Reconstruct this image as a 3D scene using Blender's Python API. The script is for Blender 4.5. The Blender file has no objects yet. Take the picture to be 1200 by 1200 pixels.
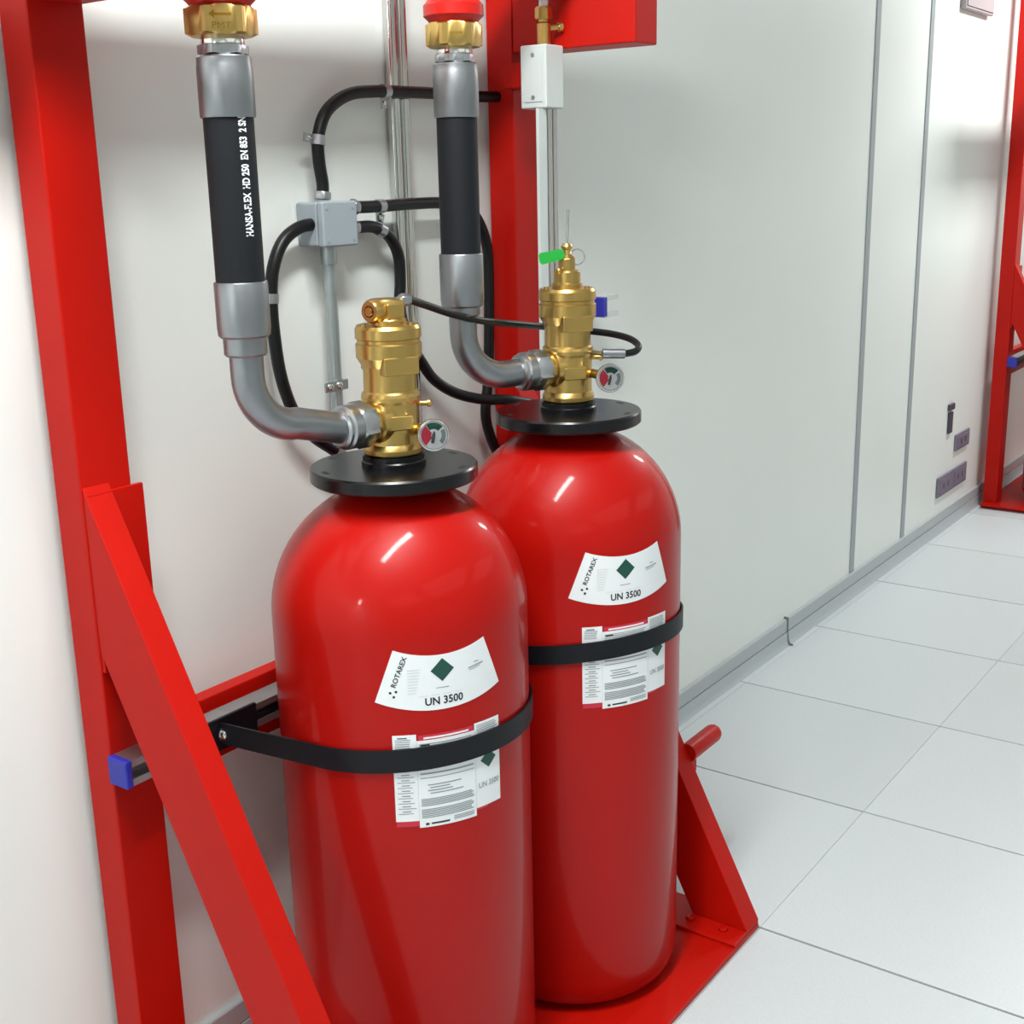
import bpy, bmesh, math, random
from mathutils import Vector, Matrix
random.seed(7)
PI = math.pi
scene = bpy.context.scene
C = scene.collection

# ------------------------------------------------------------------ camera
F, YAW, PITCH, ROLL, CAMZ = 1477.6, 0.62563, 0.257818, -0.0222134, 1.519
def cam_axes():
    cy, sy, cp, sp = math.cos(YAW), math.sin(YAW), math.cos(PITCH), math.sin(PITCH)
    fwd = Vector((cy*cp, sy*cp, -sp)); right = Vector((sy, -cy, 0)); up = right.cross(fwd)
    c, s = math.cos(ROLL), math.sin(ROLL)
    return c*right + s*up, -s*right + c*up, fwd
RIGHT, UP, FWD = cam_axes()
cd = bpy.data.cameras.new('camera'); cam = bpy.data.objects.new('camera', cd); C.objects.link(cam)
cd.sensor_width = 36.0; cd.sensor_fit = 'HORIZONTAL'; cd.lens = 36.0*F/1200; cd.clip_start = 0.05; cd.clip_end = 60
m = Matrix((RIGHT, UP, -FWD)).transposed().to_4x4(); m.translation = (0, 0, CAMZ)
cam.matrix_world = m
scene.camera = cam

# pixel -> point (a pixel gives a direction; the depth comes from a known plane or distance)
def ray(u, v): return FWD + RIGHT*((u-600)/F) - UP*((v-600)/F)
O = Vector((0, 0, CAMZ))
def aty(u, v, y): r = ray(u, v); return O + r*(y/r.y)
def atz(u, v, z): r = ray(u, v); return O + r*((z-CAMZ)/r.z)
def atd(u, v, d): r = ray(u, v); return O + r*(d/math.hypot(r.x, r.y))

# ------------------------------------------------------------------ world, exposure
w = bpy.data.worlds.new('room_ambient'); scene.world = w; w.use_nodes = True
w.node_tree.nodes['Background'].inputs[0].default_value = (0.9, 0.95, 1.0, 1)
w.node_tree.nodes['Background'].inputs[1].default_value = 0.05
vs = scene.view_settings
vs.view_transform = 'Standard'; vs.look = 'None'; vs.gamma = 1.0; vs.use_curve_mapping = False
vs.exposure = -0.06
CEIL = 2.75
def area(name, loc, sx, sy, power, col=(0.955, 1.0, 0.985)):
    l = bpy.data.lights.new(name, 'AREA'); l.shape = 'RECTANGLE'; l.size = sx; l.size_y = sy; l.energy = power; l.color = col
    o = bpy.data.objects.new(name, l); C.objects.link(o); o.location = loc
    return o
BATTENS = [(-4.2, 0.79), (0.78, 0.79), (5.75, 0.85)]
FILL_PANELS = [(-2.4, -2.6), (1.3, -2.6), (5.0, -2.6)]  # unseen, added for soft fill; kept large so their reflections stay faint
for x, y in BATTENS: area('batten_light', (x, y, CEIL-0.088), 1.22, 0.14, 66 if x < 5 else 50)
for x, y in FILL_PANELS: area('fill_light', (x, y, CEIL-0.034), 2.9, 2.3, 11)

# ------------------------------------------------------------------ helpers
def lin(c):
    return tuple((v/12.92 if v <= 0.04045 else ((v+0.055)/1.055)**2.4) for v in c)
def srgb(r, g, b): return lin((r/255, g/255, b/255)) + (1,)
MATS = {}
def mat(name, col, rough=0.5, metal=0.0, coat=0.0, coat_rough=0.1, bump=0.0, bscale=60, var=0.0, vscale=8, spec=0.5, rvar=0.0, coat_ior=1.5):
    if name in MATS: return MATS[name]
    mt = bpy.data.materials.new(name); mt.use_nodes = True
    nt = mt.node_tree; b = nt.nodes['Principled BSDF']
    b.inputs['Base Color'].default_value = col; b.inputs['Roughness'].default_value = rough
    b.inputs['Metallic'].default_value = metal; b.inputs['Specular IOR Level'].default_value = spec
    b.inputs['Coat Weight'].default_value = coat; b.inputs['Coat Roughness'].default_value = coat_rough; b.inputs['Coat IOR'].default_value = coat_ior
    tc = nt.nodes.new('ShaderNodeTexCoord')
    if var or rvar:
        n = nt.nodes.new('ShaderNodeTexNoise'); n.inputs['Scale'].default_value = vscale; n.inputs['Detail'].default_value = 6
        nt.links.new(tc.outputs['Object'], n.inputs['Vector'])
        if var:
            mx = nt.nodes.new('ShaderNodeMix'); mx.data_type = 'RGBA'
            mx.inputs['A'].default_value = tuple(c*(1-var) for c in col[:3]) + (1,)
            mx.inputs['B'].default_value = tuple(min(1, c*(1+var)) for c in col[:3]) + (1,)
            nt.links.new(n.outputs['Fac'], mx.inputs['Factor']); nt.links.new(mx.outputs['Result'], b.inputs['Base Color'])
        if rvar:
            mr = nt.nodes.new('ShaderNodeMapRange'); mr.inputs['To Min'].default_value = max(0, rough-rvar); mr.inputs['To Max'].default_value = rough+rvar
            nt.links.new(n.outputs['Fac'], mr.inputs['Value']); nt.links.new(mr.outputs['Result'], b.inputs['Roughness'])
    if bump:
        n2 = nt.nodes.new('ShaderNodeTexNoise'); n2.inputs['Scale'].default_value = bscale; n2.inputs['Detail'].default_value = 4
        nt.links.new(tc.outputs['Object'], n2.inputs['Vector'])
        bp = nt.nodes.new('ShaderNodeBump'); bp.inputs['Strength'].default_value = bump; bp.inputs['Distance'].default_value = 0.002
        nt.links.new(n2.outputs['Fac'], bp.inputs['Height']); nt.links.new(bp.outputs['Normal'], b.inputs['Normal'])
    MATS[name] = mt
    return mt
M = dict(
    cyl_red=mat('cylinder_red_enamel', srgb(168, 11, 4), 0.40, spec=0.15, coat=0.5, coat_rough=0.085, coat_ior=1.28, bump=0.05, bscale=25, var=0.04, vscale=5),
    frame_red=mat('frame_red_paint', srgb(184, 16, 4), 0.45, spec=0.16, coat=0.08, coat_rough=0.25, bump=0.08, bscale=90, var=0.06, vscale=12),
    valve_red=mat('valve_red_paint', srgb(184, 20, 11), 0.4, spec=0.35, coat=0.1, bump=0.1, bscale=120),
    brass=mat('brass', srgb(200, 166, 98), 0.30, 1.0, bump=0.012, bscale=600, var=0.08, vscale=30, rvar=0.05),
    steel=mat('zinc_steel', srgb(176, 178, 182), 0.34, 1.0, bump=0.05, bscale=140, var=0.05, vscale=25, rvar=0.07),
    ferrule=mat('ferrule_steel', srgb(150, 152, 156), 0.38, 1.0, bump=0.06, bscale=120, var=0.07, vscale=30),
    chrome=mat('polished_steel', srgb(214, 212, 210), 0.12, 1.0),
    galv=mat('galvanised_steel', srgb(178, 186, 188), 0.38, 0.9, bump=0.05, bscale=80, var=0.1, vscale=40),
    rubber=mat('black_rubber', srgb(14, 16, 22), 0.6, spec=0.3, bump=0.12, bscale=350, var=0.1, vscale=60),
    black=mat('black_paint', srgb(10, 10, 13), 0.26, spec=0.4, bump=0.05, bscale=120),
    cable=mat('black_conduit', srgb(10, 10, 13), 0.38, spec=0.35, bump=0.05, bscale=200),
    strap=mat('black_strap', srgb(11, 13, 20), 0.5, spec=0.3, bump=0.08, bscale=300),
    blue=mat('blue_plastic', srgb(40, 46, 160), 0.4),
    green=mat('green_plastic', srgb(22, 152, 50), 0.4),
    boxgrey=mat('grey_box_plastic', srgb(148, 157, 164), 0.45, bump=0.04, bscale=200),
    lightgrey=mat('light_grey_metal', srgb(206, 212, 210), 0.42, var=0.05, vscale=20),
    white=mat('label_white', srgb(232, 235, 237), 0.45),
    labelgrey=mat('label_grey_panel', srgb(205, 210, 214), 0.5),
    ink=mat('black_ink', srgb(28, 30, 34), 0.5),
    inkgrey=mat('grey_ink', srgb(140, 147, 152), 0.5),
    inkred=mat('red_ink', srgb(196, 36, 62), 0.5),
    inkgreen=mat('green_ink', srgb(16, 74, 60), 0.45),
    print_white=mat('white_print', srgb(226, 228, 230), 0.6),
    dark_seam=mat('dark_seam', srgb(52, 58, 62), 0.6),
    socket=mat('socket_grey', srgb(122, 116, 132), 0.5, var=0.15, vscale=30),
    socket_dark=mat('socket_dark', srgb(74, 68, 82), 0.5),
)
def glass_mat():
    mt = bpy.data.materials.new('gauge_glass'); mt.use_nodes = True
    b = mt.node_tree.nodes['Principled BSDF']; b.inputs['Roughness'].default_value = 0.03
    b.inputs['Transmission Weight'].default_value = 1.0; b.inputs['IOR'].default_value = 1.1
    return mt
M['glass'] = glass_mat()
def lamp_mat():
    mt = bpy.data.materials.new('lamp_diffuser'); mt.use_nodes = True
    b = mt.node_tree.nodes['Principled BSDF']; b.inputs['Base Color'].default_value = (.9, .9, .9, 1)
    b.inputs['Emission Color'].default_value = (1, .99, .96, 1); b.inputs['Emission Strength'].default_value = 0.3
    return mt
M['lamp'] = lamp_mat()

def tag(o, label=None, cat=None, group=None, kind=None):
    if label: o['label'] = label
    if cat: o['category'] = cat
    if group: o['group'] = group
    if kind: o['kind'] = kind
    return o
def empty(name, loc, label, cat, group=None):
    o = bpy.data.objects.new(name, None); C.objects.link(o); o.location = loc; o.empty_display_size = 0.05
    return tag(o, label, cat, group)
def wloc(o):
    v = Vector((0, 0, 0))
    while o: v += Vector(o.location); o = o.parent
    return v
def obj(name, bm, material, parent=None, smooth=35, bevel=0.0, segs=2):
    """bm is in world coordinates; the object origin is set to its parent's origin."""
    me = bpy.data.meshes.new(name)
    bmesh.ops.remove_doubles(bm, verts=bm.verts, dist=1e-6)
    bmesh.ops.recalc_face_normals(bm, faces=bm.faces)
    bm.to_mesh(me); bm.free()
    o = bpy.data.objects.new(name, me); C.objects.link(o)
    if parent:
        o.parent = parent; me.transform(Matrix.Translation(-wloc(parent)))
    me.materials.append(M[material] if isinstance(material, str) else material)
    if smooth:
        me.polygons.foreach_set('use_smooth', [True]*len(me.polygons)); me.set_sharp_from_angle(angle=math.radians(smooth))
    if bevel:
        bv = o.modifiers.new('bevel', 'BEVEL'); bv.width = bevel; bv.segments = segs; bv.limit_method = 'ANGLE'; bv.angle_limit = math.radians(40)
        bv.harden_normals = True
    return o
def frame_from(zdir, xhint=None):
    z = Vector(zdir).normalized()
    x = Vector(xhint) if xhint is not None else (Vector((0, 0, 1)) if abs(z.z) < 0.9 else Vector((1, 0, 0)))
    x = (x - z*x.dot(z)).normalized(); y = z.cross(x)
    return x, y, z
def place(o, axis, xhint=None):
    x, y, z = frame_from(axis, xhint)
    mm = Matrix((x, y, z)).transposed().to_4x4(); mm.translation = Vector(o)
    return mm
def box(bm, x0, x1, y0, y1, z0, z1, mtx=None):
    r = bmesh.ops.create_cube(bm, size=1.0)['verts']
    for v in r:
        v.co = Vector(((x0+x1)/2 + v.co.x*(x1-x0), (y0+y1)/2 + v.co.y*(y1-y0), (z0+z1)/2 + v.co.z*(z1-z0)))
        if mtx: v.co = mtx @ v.co
    return bm
def nbox(*a, **k): return box(bmesh.new(), *a, **k)
def lathe(prof, mtx=None, n=48, bm=None):
    bm = bm or bmesh.new(); rings = []
    for r, z in prof:
        if r < 1e-6:
            v = bm.verts.new((0, 0, z)); rings.append([v])
        else:
            rings.append([bm.verts.new((r*math.cos(2*PI*i/n), r*math.sin(2*PI*i/n), z)) for i in range(n)])
    for a, b in zip(rings, rings[1:]):
        for i in range(n):
            j = (i+1) % n
            if len(a) == 1 and len(b) == 1: continue
            if len(a) == 1: bm.faces.new((a[0], b[j], b[i]))
            elif len(b) == 1: bm.faces.new((a[i], a[j], b[0]))
            else: bm.faces.new((a[i], a[j], b[j], b[i]))
    vs_ = [v for r in rings for v in r]
    if mtx:
        for v in vs_: v.co = mtx @ v.co
    return bm
def cylm(p0, p1, r, n=24, bm=None, ch=0.0):
    p0, p1 = Vector(p0), Vector(p1); L = (p1-p0).length
    prof = [(0, 0), (r-ch, 0), (r, ch), (r, L-ch), (r-ch, L), (0, L)] if ch else [(0, 0), (r, 0), (r, L), (0, L)]
    return lathe(prof, place(p0, p1-p0), n, bm)
def prism(pts, mtx, h, bm=None):
    """polygon pts (x,y) extruded z 0..h, placed by mtx"""
    bm = bm or bmesh.new()
    a = [bm.verts.new(mtx @ Vector((x, y, 0))) for x, y in pts]; b = [bm.verts.new(mtx @ Vector((x, y, h))) for x, y in pts]
    n = len(pts); bm.faces.new(a); bm.faces.new(b[::-1])
    for i in range(n): bm.faces.new((a[i], a[(i+1) % n], b[(i+1) % n], b[i]))
    return bm
def hexnut(p0, axis, r, h, ch=0.12, rot=0.0, xhint=None, hole=0.0):
    """hexagonal nut with chamfered corners"""
    bm = bmesh.new(); mtx = place(p0, axis, xhint); n = 48; ap = r*math.cos(PI/6)
    def rr(a):
        a = (a-rot) % (PI/3) - PI/6
        return ap/math.cos(a)
    rings = []
    for z, lim in ((0, ap*0.99), (h*ch, 9), (h*(1-ch), 9), (h, ap*0.99)):
        rings.append([bm.verts.new(mtx @ Vector((min(rr(2*PI*i/n), lim)*math.cos(2*PI*i/n), min(rr(2*PI*i/n), lim)*math.sin(2*PI*i/n), z))) for i in range(n)])
    bm.faces.new(rings[0][::-1]); bm.faces.new(rings[-1])
    for a, b in zip(rings, rings[1:]):
        for i in range(n): bm.faces.new((a[i], a[(i+1) % n], b[(i+1) % n], b[i]))
    return bm
def smooth_path(pts, per=8):
    P = [Vector(p) for p in pts]; P = [P[0]*2-P[1]] + P + [P[-1]*2-P[-2]]; out = []
    for i in range(1, len(P)-2):
        a, b, c, d = P[i-1:i+3]
        for k in range(per):
            t = k/per
            out.append(0.5*((2*b) + (c-a)*t + (2*a-5*b+4*c-d)*t*t + (3*b-a-3*c+d)*t**3))
    out.append(P[-2]); return out
def sweep(path, rad, n=16, bm=None):
    """tube along a list of points; rad is a number or one per point"""
    bm = bm or bmesh.new(); rings = []; up = None
    for i, p in enumerate(path):
        t = (path[min(i+1, len(path)-1)] - path[max(i-1, 0)]).normalized()
        if up is None: x, y, _ = frame_from(t)
        else:
            x = (up - t*up.dot(t)).normalized(); y = t.cross(x)
        up = x; r = rad[i] if isinstance(rad, (list, tuple)) else rad
        rings.append([bm.verts.new(p + x*(r*math.cos(2*PI*k/n)) + y*(r*math.sin(2*PI*k/n))) for k in range(n)])
    for a, b in zip(rings, rings[1:]):
        for i in range(n): bm.faces.new((a[i], a[(i+1) % n], b[(i+1) % n], b[i]))
    bm.faces.new(rings[0][::-1]); bm.faces.new(rings[-1])
    return bm
def text_bm(s, size, maxw=None, width_scale=1.0, bold=0.0):
    cu = bpy.data.curves.new('t', 'FONT'); cu.body = s; cu.size = size; cu.align_x = 'CENTER'; cu.align_y = 'CENTER'; cu.resolution_u = 3; cu.offset = bold
    o = bpy.data.objects.new('t', cu); C.objects.link(o)
    bpy.context.view_layer.update()
    me = bpy.data.meshes.new_from_object(o.evaluated_get(bpy.context.evaluated_depsgraph_get()))
    bm = bmesh.new(); bm.from_mesh(me)
    bpy.data.objects.remove(o); bpy.data.curves.remove(cu); bpy.data.meshes.remove(me)
    xs = [v.co.x for v in bm.verts]; wd = max(xs)-min(xs); k = (maxw/wd if maxw else 1)
    for v in bm.verts: v.co.x *= k*width_scale
    return bm
def mapbm(bm, fn):
    for v in bm.verts: v.co = fn(v.co.x, v.co.y, v.co.z)
    return bm

# ------------------------------------------------------------------ room
WY = 1.59                        # wall plane
X0, X1, Y0 = -5.0, 7.35, -5.2
def wallmat():
    mt = bpy.data.materials.new('wall_board'); mt.use_nodes = True; nt = mt.node_tree; b = nt.nodes['Principled BSDF']
    tc = nt.nodes.new('ShaderNodeTexCoord'); n = nt.nodes.new('ShaderNodeTexNoise'); n.inputs['Scale'].default_value = 3; n.inputs['Detail'].default_value = 8
    nt.links.new(tc.outputs['Object'], n.inputs['Vector'])
    mx = nt.nodes.new('ShaderNodeMix'); mx.data_type = 'RGBA'; mx.inputs['A'].default_value = srgb(233, 236, 232); mx.inputs['B'].default_value = srgb(238, 241, 237)
    nt.links.new(n.outputs['Fac'], mx.inputs['Factor']); nt.links.new(mx.outputs['Result'], b.inputs['Base Color'])
    b.inputs['Roughness'].default_value = 0.42
    return mt
M['wall'] = wallmat()
def tilemat():
    mt = bpy.data.materials.new('floor_tile_laminate'); mt.use_nodes = True; nt = mt.node_tree; b = nt.nodes['Principled BSDF']
    tc = nt.nodes.new('ShaderNodeTexCoord'); oi = nt.nodes.new('ShaderNodeObjectInfo')
    n = nt.nodes.new('ShaderNodeTexNoise'); n.inputs['Scale'].default_value = 160; n.inputs['Detail'].default_value = 3
    nt.links.new(tc.outputs['Object'], n.inputs['Vector'])
    mx = nt.nodes.new('ShaderNodeMix'); mx.data_type = 'RGBA'; mx.inputs['A'].default_value = srgb(199, 205, 208); mx.inputs['B'].default_value = srgb(214, 219, 221)
    nt.links.new(n.outputs['Fac'], mx.inputs['Factor'])
    mr = nt.nodes.new('ShaderNodeMapRange'); mr.inputs['To Min'].default_value = 0.96; mr.inputs['To Max'].default_value = 1.02
    nt.links.new(oi.outputs['Random'], mr.inputs['Value'])
    m2 = nt.nodes.new('ShaderNodeMix'); m2.data_type = 'RGBA'; m2.blend_type = 'MULTIPLY'; m2.inputs['Factor'].default_value = 1
    nt.links.new(mx.outputs['Result'], m2.inputs['A']); nt.links.new(mr.outputs['Result'], m2.inputs['B'])
    nt.links.new(m2.outputs['Result'], b.inputs['Base Color'])
    b.inputs['Roughness'].default_value = 0.38
    return mt
M['tile'] = tilemat()
M['ceil'] = mat('ceiling_white', srgb(225, 226, 224), 0.7)
M['skirt'] = mat('skirting_grey', srgb(178, 184, 186), 0.4)
M['skirt2'] = mat('skirting_light_grey', srgb(184, 190, 194), 0.4)
M['jointgrey'] = mat('joint_grey', srgb(104, 112, 116), 0.5)
M['trimgrey'] = mat('panel_trim_grey', srgb(158, 164, 168), 0.45)
def struct(name, bm, material, **k): return tag(obj(name, bm, material, **k), kind='structure')
floor = struct('floor', nbox(X0, X1, Y0, WY+0.1, -0.12, -0.0045), 'dark_seam', smooth=0)
struct('wall_left', nbox(X0-0.1, X1+0.1, WY, WY+0.1, -0.12, CEIL), 'wall', smooth=0)
struct('wall_end', nbox(X1, X1+0.1, Y0-0.1, WY, -0.12, CEIL), 'wall', smooth=0)
struct('wall_right', nbox(X0-0.1, X1+0.1, Y0-0.1, Y0, -0.12, CEIL), 'wall', smooth=0)
struct('wall_back', nbox(X0-0.1, X0, Y0, WY, -0.12, CEIL), 'wall', smooth=0)
struct('ceiling', nbox(X0-0.1, X1+0.1, Y0-0.1, WY+0.1, CEIL, CEIL+0.1), 'ceil', smooth=0)
# raised-floor tiles, 0.6 m
TX, TY, T, G = 2.172, 0.9545, 0.5945, 0.003
tile_meshes = {}
def tile_mesh(wx, wy):
    k = (round(wx, 4), round(wy, 4))
    if k not in tile_meshes:
        bm = nbox(-wx/2, wx/2, -wy/2, wy/2, -0.008, 0.0)
        bmesh.ops.bevel(bm, geom=[e for e in bm.edges if all(v.co.z > -0.001 for v in e.verts)], offset=0.0004, segments=1, affect='EDGES')
        me = bpy.data.meshes.new('tile'); bm.to_mesh(me); bm.free(); me.materials.append(M['tile']); tile_meshes[k] = me
    return tile_meshes[k]
for i in range(-12, 9):
    for j in range(-10, 3):
        xa, xb = max(X0, TX+i*T), min(X1, TX+(i+1)*T); ya, yb = max(Y0, TY+j*T), min(WY-0.002, TY+(j+1)*T)
        if xb-xa < 0.02 or yb-ya < 0.02: continue
        o = bpy.data.objects.new('tile', tile_mesh(xb-xa-0.006, yb-ya-0.0008)); C.objects.link(o)
        o.parent = floor; o.location = ((xa+xb)/2, (ya+yb)/2, random.uniform(-0.0006, 0.0))
# skirting: a flat upper strip, a groove and a coved foot
def extrude_x(prof, x0, x1):
    return prism([(y, z) for y, z in prof], Matrix(((0, 0, 1, x0), (1, 0, 0, 0), (0, 1, 0, 0), (0, 0, 0, 1))), x1-x0)
bb = struct('baseboard_left', extrude_x([(WY, 0.09), (WY-0.010, 0.089), (WY-0.012, 0.086), (WY-0.012, 0.047), (WY-0.004, 0.046), (WY-0.004, 0), (WY, 0)], X0, X1), 'skirt', smooth=0)
obj('foot_strip', extrude_x([(WY-0.003, 0.0435), (WY-0.014, 0.0435), (WY-0.0145, 0.03), (WY-0.016, 0.014), (WY-0.019, 0.004), (WY-0.022, 0.0005), (WY-0.003, 0.0005)], X0, X1), 'skirt2', bb, smooth=50)
jx = aty(923, 728, WY-0.012).x
obj('joint_clip', extrude_x([(WY, 0.096), (WY-0.0145, 0.094), (WY-0.0145, 0.044), (WY-0.0165, 0.03), (WY-0.018, 0.016), (WY-0.022, 0.007), (WY-0.034, 0.003), (WY-0.034, 0.0005), (WY-0.02, 0.0005), (WY-0.005, 0.05)], jx-0.0035, jx+0.0035), 'jointgrey', bb, smooth=0)
for i, x in enumerate((4.329, 4.88)):
    struct('trim_%d' % (i+1), nbox(x-0.019, x+0.019, WY-0.004, WY, 0.09, CEIL), 'trimgrey', smooth=0)

# ceiling battens that light the rack, and wide unseen panels added as fill
for i, (x, y) in enumerate(BATTENS):
    t = empty('batten_lamp', (x, y, CEIL), 'slim white ceiling batten lamp in the row along the rack wall', 'lamp', 'batten lamps on the ceiling')
    obj('housing', nbox(x-0.65, x+0.65, y-0.09, y+0.09, CEIL-0.05, CEIL-0.001), 'ceil', t, smooth=0)
    obj('diffuser', nbox(x-0.63, x+0.63, y-0.08, y+0.08, CEIL-0.085, CEIL-0.05), 'lamp', t, smooth=0)
for i, (x, y) in enumerate(FILL_PANELS):
    t = empty('fill_panel', (x, y, CEIL), 'wide added fill panel on the ceiling over the open room', 'lamp', 'added fill panels on the ceiling')
    obj('fill_frame', nbox(x-1.52, x+1.52, y-1.22, y+1.22, CEIL-0.02, CEIL-0.001), 'ceil', t, smooth=0)
    obj('diffuser', nbox(x-1.48, x+1.48, y-1.18, y+1.18, CEIL-0.032, CEIL-0.02), 'lamp', t, smooth=0)

# ------------------------------------------------------------------ red racks
PX = (1.05, 2.124); PW = 0.087; PF, PB = 1.51, 1.572      # post x, width, front and back planes
def brace_bm(x0, x1, dx, dy):
    top = 1.110; k = (1.110-0.02)/(PF-0.956); hw = 0.125
    prof = [(PF-0.0, top), (0.956, 0.02), (0.956+hw, 0.02), (PF, top-hw*k)]
    return prism([(y+dy, z) for y, z in prof], Matrix(((0, 0, 1, x0+dx), (1, 0, 0, 0), (0, 1, 0, 0), (0, 0, 0, 1))), x1-x0)
def strut_bm(x0, x1, yf, yb, z0, z1):
    t = 0.0025; l = 0.009
    p = [(yf, z0+l+.002), (yf, z0), (yb, z0), (yb, z1), (yf, z1), (yf, z1-l-.002), (yf+t, z1-l-.002), (yf+t, z1-t), (yb-t, z1-t), (yb-t, z0+t), (yf+t, z0+t), (yf+t, z0+l+.002)]
    return extrude_x(p, x0, x1)
def rack(dx, dy, label):
    t = empty('cylinder_rack', (1.6+dx, 1.27+dy, 0), label, 'rack')
    for i, px in enumerate(PX):
        obj('post', nbox(px+dx, px+PW+dx, PF+dy, PB+dy, 0.0125, 2.32), 'frame_red', t, smooth=0, bevel=0.003)
        obj('arm', nbox(px+0.002+dx, px+PW-0.002+dx, 1.235+dy, PF+dy, 1.757, 1.86), 'frame_red', t, smooth=0, bevel=0.003)
        bx0, bx1 = (1.052, 1.098) if i == 0 else (2.112, 2.168)
        obj('brace', brace_bm(bx0, bx1, dx, dy), 'frame_red', t, smooth=0, bevel=0.002)
        if i == 0: obj('gusset', nbox(1.053+dx, 1.152+dx, PF-0.007+dy, PF+dy, 0.83, 1.0985), 'frame_red', t, smooth=0, bevel=0.001)
        cm = obj('cross_member', nbox(bx0-0.055+dx, bx1+dx, 0.957+dy, PF+0.06+dy, 0.0125, 0.020), 'frame_red', t, smooth=0, bevel=0.002)
        for by in (1.0, 1.075, 1.3):
            obj('bolt_head', hexnut((bx0-0.02+dx, by+dy, 0.020), (0, 0, 1), 0.010, 0.006), 'frame_red', cm)
    obj('cross_beam', nbox(PX[0]+PW+dx, PX[1]+dx, 1.53+dy, 1.56+dy, 0.60, 0.712), 'frame_red', t, smooth=0, bevel=0.002)
    obj('base_plate', nbox(1.02+dx, 2.168+dx, 0.956+dy, PB+dy, 0.0005, 0.0125), 'frame_red', t, smooth=0, bevel=0.002)
    rl = obj('mounting_rail', strut_bm(1.054+dx, 2.24+dx, 1.469+dy, PF+dy, 0.657, 0.698), 'galv', t, smooth=0)
    tag(obj('end_cap', nbox(1.043+dx, 1.056+dx, 1.467+dy, PF+dy, 0.655, 0.70), 'blue', rl, smooth=0, bevel=0.003), 'blue plastic cap')
    tag(obj('end_cap', nbox(2.238+dx, 2.25+dx, 1.467+dy, PF+dy, 0.655, 0.70), 'blue', rl, smooth=0, bevel=0.003), 'blue plastic cap')
    # stub tube with a rounded end on the far brace
    p0 = Vector((2.168+dx, 1.128+dy, 0.352)); st = obj('stub_tube', lathe([(0, 0), (0.020, 0), (0.020, 0.115), (0.018, 0.123), (0.012, 0.129), (0, 0.131)], place(p0, (1, 0, 0)), 24), 'frame_red', t)
    obj('lug', nbox(2.168+dx, 2.20+dx, 1.122+dy, 1.134+dy, 0.30, 0.34), 'frame_red', t, smooth=0, bevel=0.002)
    return t
rack(0, 0, 'red steel rack frame holding the two tall cylinders')
rack(4.84, -0.022, 'distant red steel rack frame standing beyond the wall panel trims')

# manifold above the frame
def manifold(dx, dy, outs, label):
    t = empty('manifold_pipe', (1.6+dx, 1.30+dy, 1.86), label, 'pipe')
    obj('pipe', cylm((0.40+dx, 1.30+dy, 2.02), (2.36+dx, 1.30+dy, 2.02), 0.046, 40, ch=0.004), 'valve_red', t)
    for px in PX: obj('saddle', nbox(px+0.01+dx, px+PW-0.01+dx, 1.26+dy, 1.34+dy, 1.8605, 1.976), 'frame_red', t, smooth=0)
    for x in outs: obj('outlet', cylm((x, 1.30+dy, 1.862), (x, 1.30+dy, 2.0), 0.034, 32), 'valve_red', t)
manifold(0, 0, (1.187, 1.672), 'red manifold pipe lying on the arms of the near rack')
manifold(4.84, -0.022, (), 'red manifold pipe lying on the arms of the distant rack')

# ------------------------------------------------------------------ cylinders
def cyl_map(cx, cy, r, th0):
    """flat (s to the viewer's right, z) -> point on the cylinder wall; th0 in degrees is s = 0"""
    def f(s, z, h=0.0):
        a = math.radians(th0) + s/r
        return Vector((cx+(r+h)*math.cos(a), cy+(r+h)*math.sin(a), z))
    return f
def grid_patch(f, us, vs_, h, thick=0.0003):
    """curved sheet from f(u,v,h); closed with a little thickness"""
    bm = bmesh.new()
    A = [[bm.verts.new(f(u, v, h)) for u in us] for v in vs_]; B = [[bm.verts.new(f(u, v, h-thick)) for u in us] for v in vs_]
    nu, nv = len(us), len(vs_)
    for j in range(nv-1):
        for i in range(nu-1):
            bm.faces.new((A[j][i], A[j][i+1], A[j+1][i+1], A[j+1][i])); bm.faces.new((B[j][i], B[j+1][i], B[j+1][i+1], B[j][i+1]))
    for i in range(nu-1):
        bm.faces.new((A[0][i], B[0][i], B[0][i+1], A[0][i+1])); bm.faces.new((A[-1][i], A[-1][i+1], B[-1][i+1], B[-1][i]))
    for j in range(nv-1):
        bm.faces.new((A[j][0], A[j+1][0], B[j+1][0], B[j][0])); bm.faces.new((A[j][-1], B[j][-1], B[j+1][-1], A[j+1][-1]))
    return bm
def lsp(a, b, n): return [a+(b-a)*i/(n-1) for i in range(n)]
def rect(f, s0, s1, z0, z1, h, bm=None):
    n = max(2, int((s1-s0)/0.008)+2)
    b2 = grid_patch(f, lsp(s0, s1, n), [z0, z1], h, 0.0002)
    if bm is None: return b2
    me = bpy.data.meshes.new('x'); b2.to_mesh(me); b2.free(); bm.from_mesh(me); bpy.data.meshes.remove(me); return bm
def subdiv(bm, maxlen=0.01):
    bmesh.ops.triangulate(bm, faces=bm.faces)
    for _ in range(3):
        es = [e for e in bm.edges if e.calc_length() > maxlen]
        if not es: break
        bmesh.ops.subdivide_edges(bm, edges=es, cuts=1)
        bmesh.ops.triangulate(bm, faces=bm.faces)
    return bm

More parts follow.
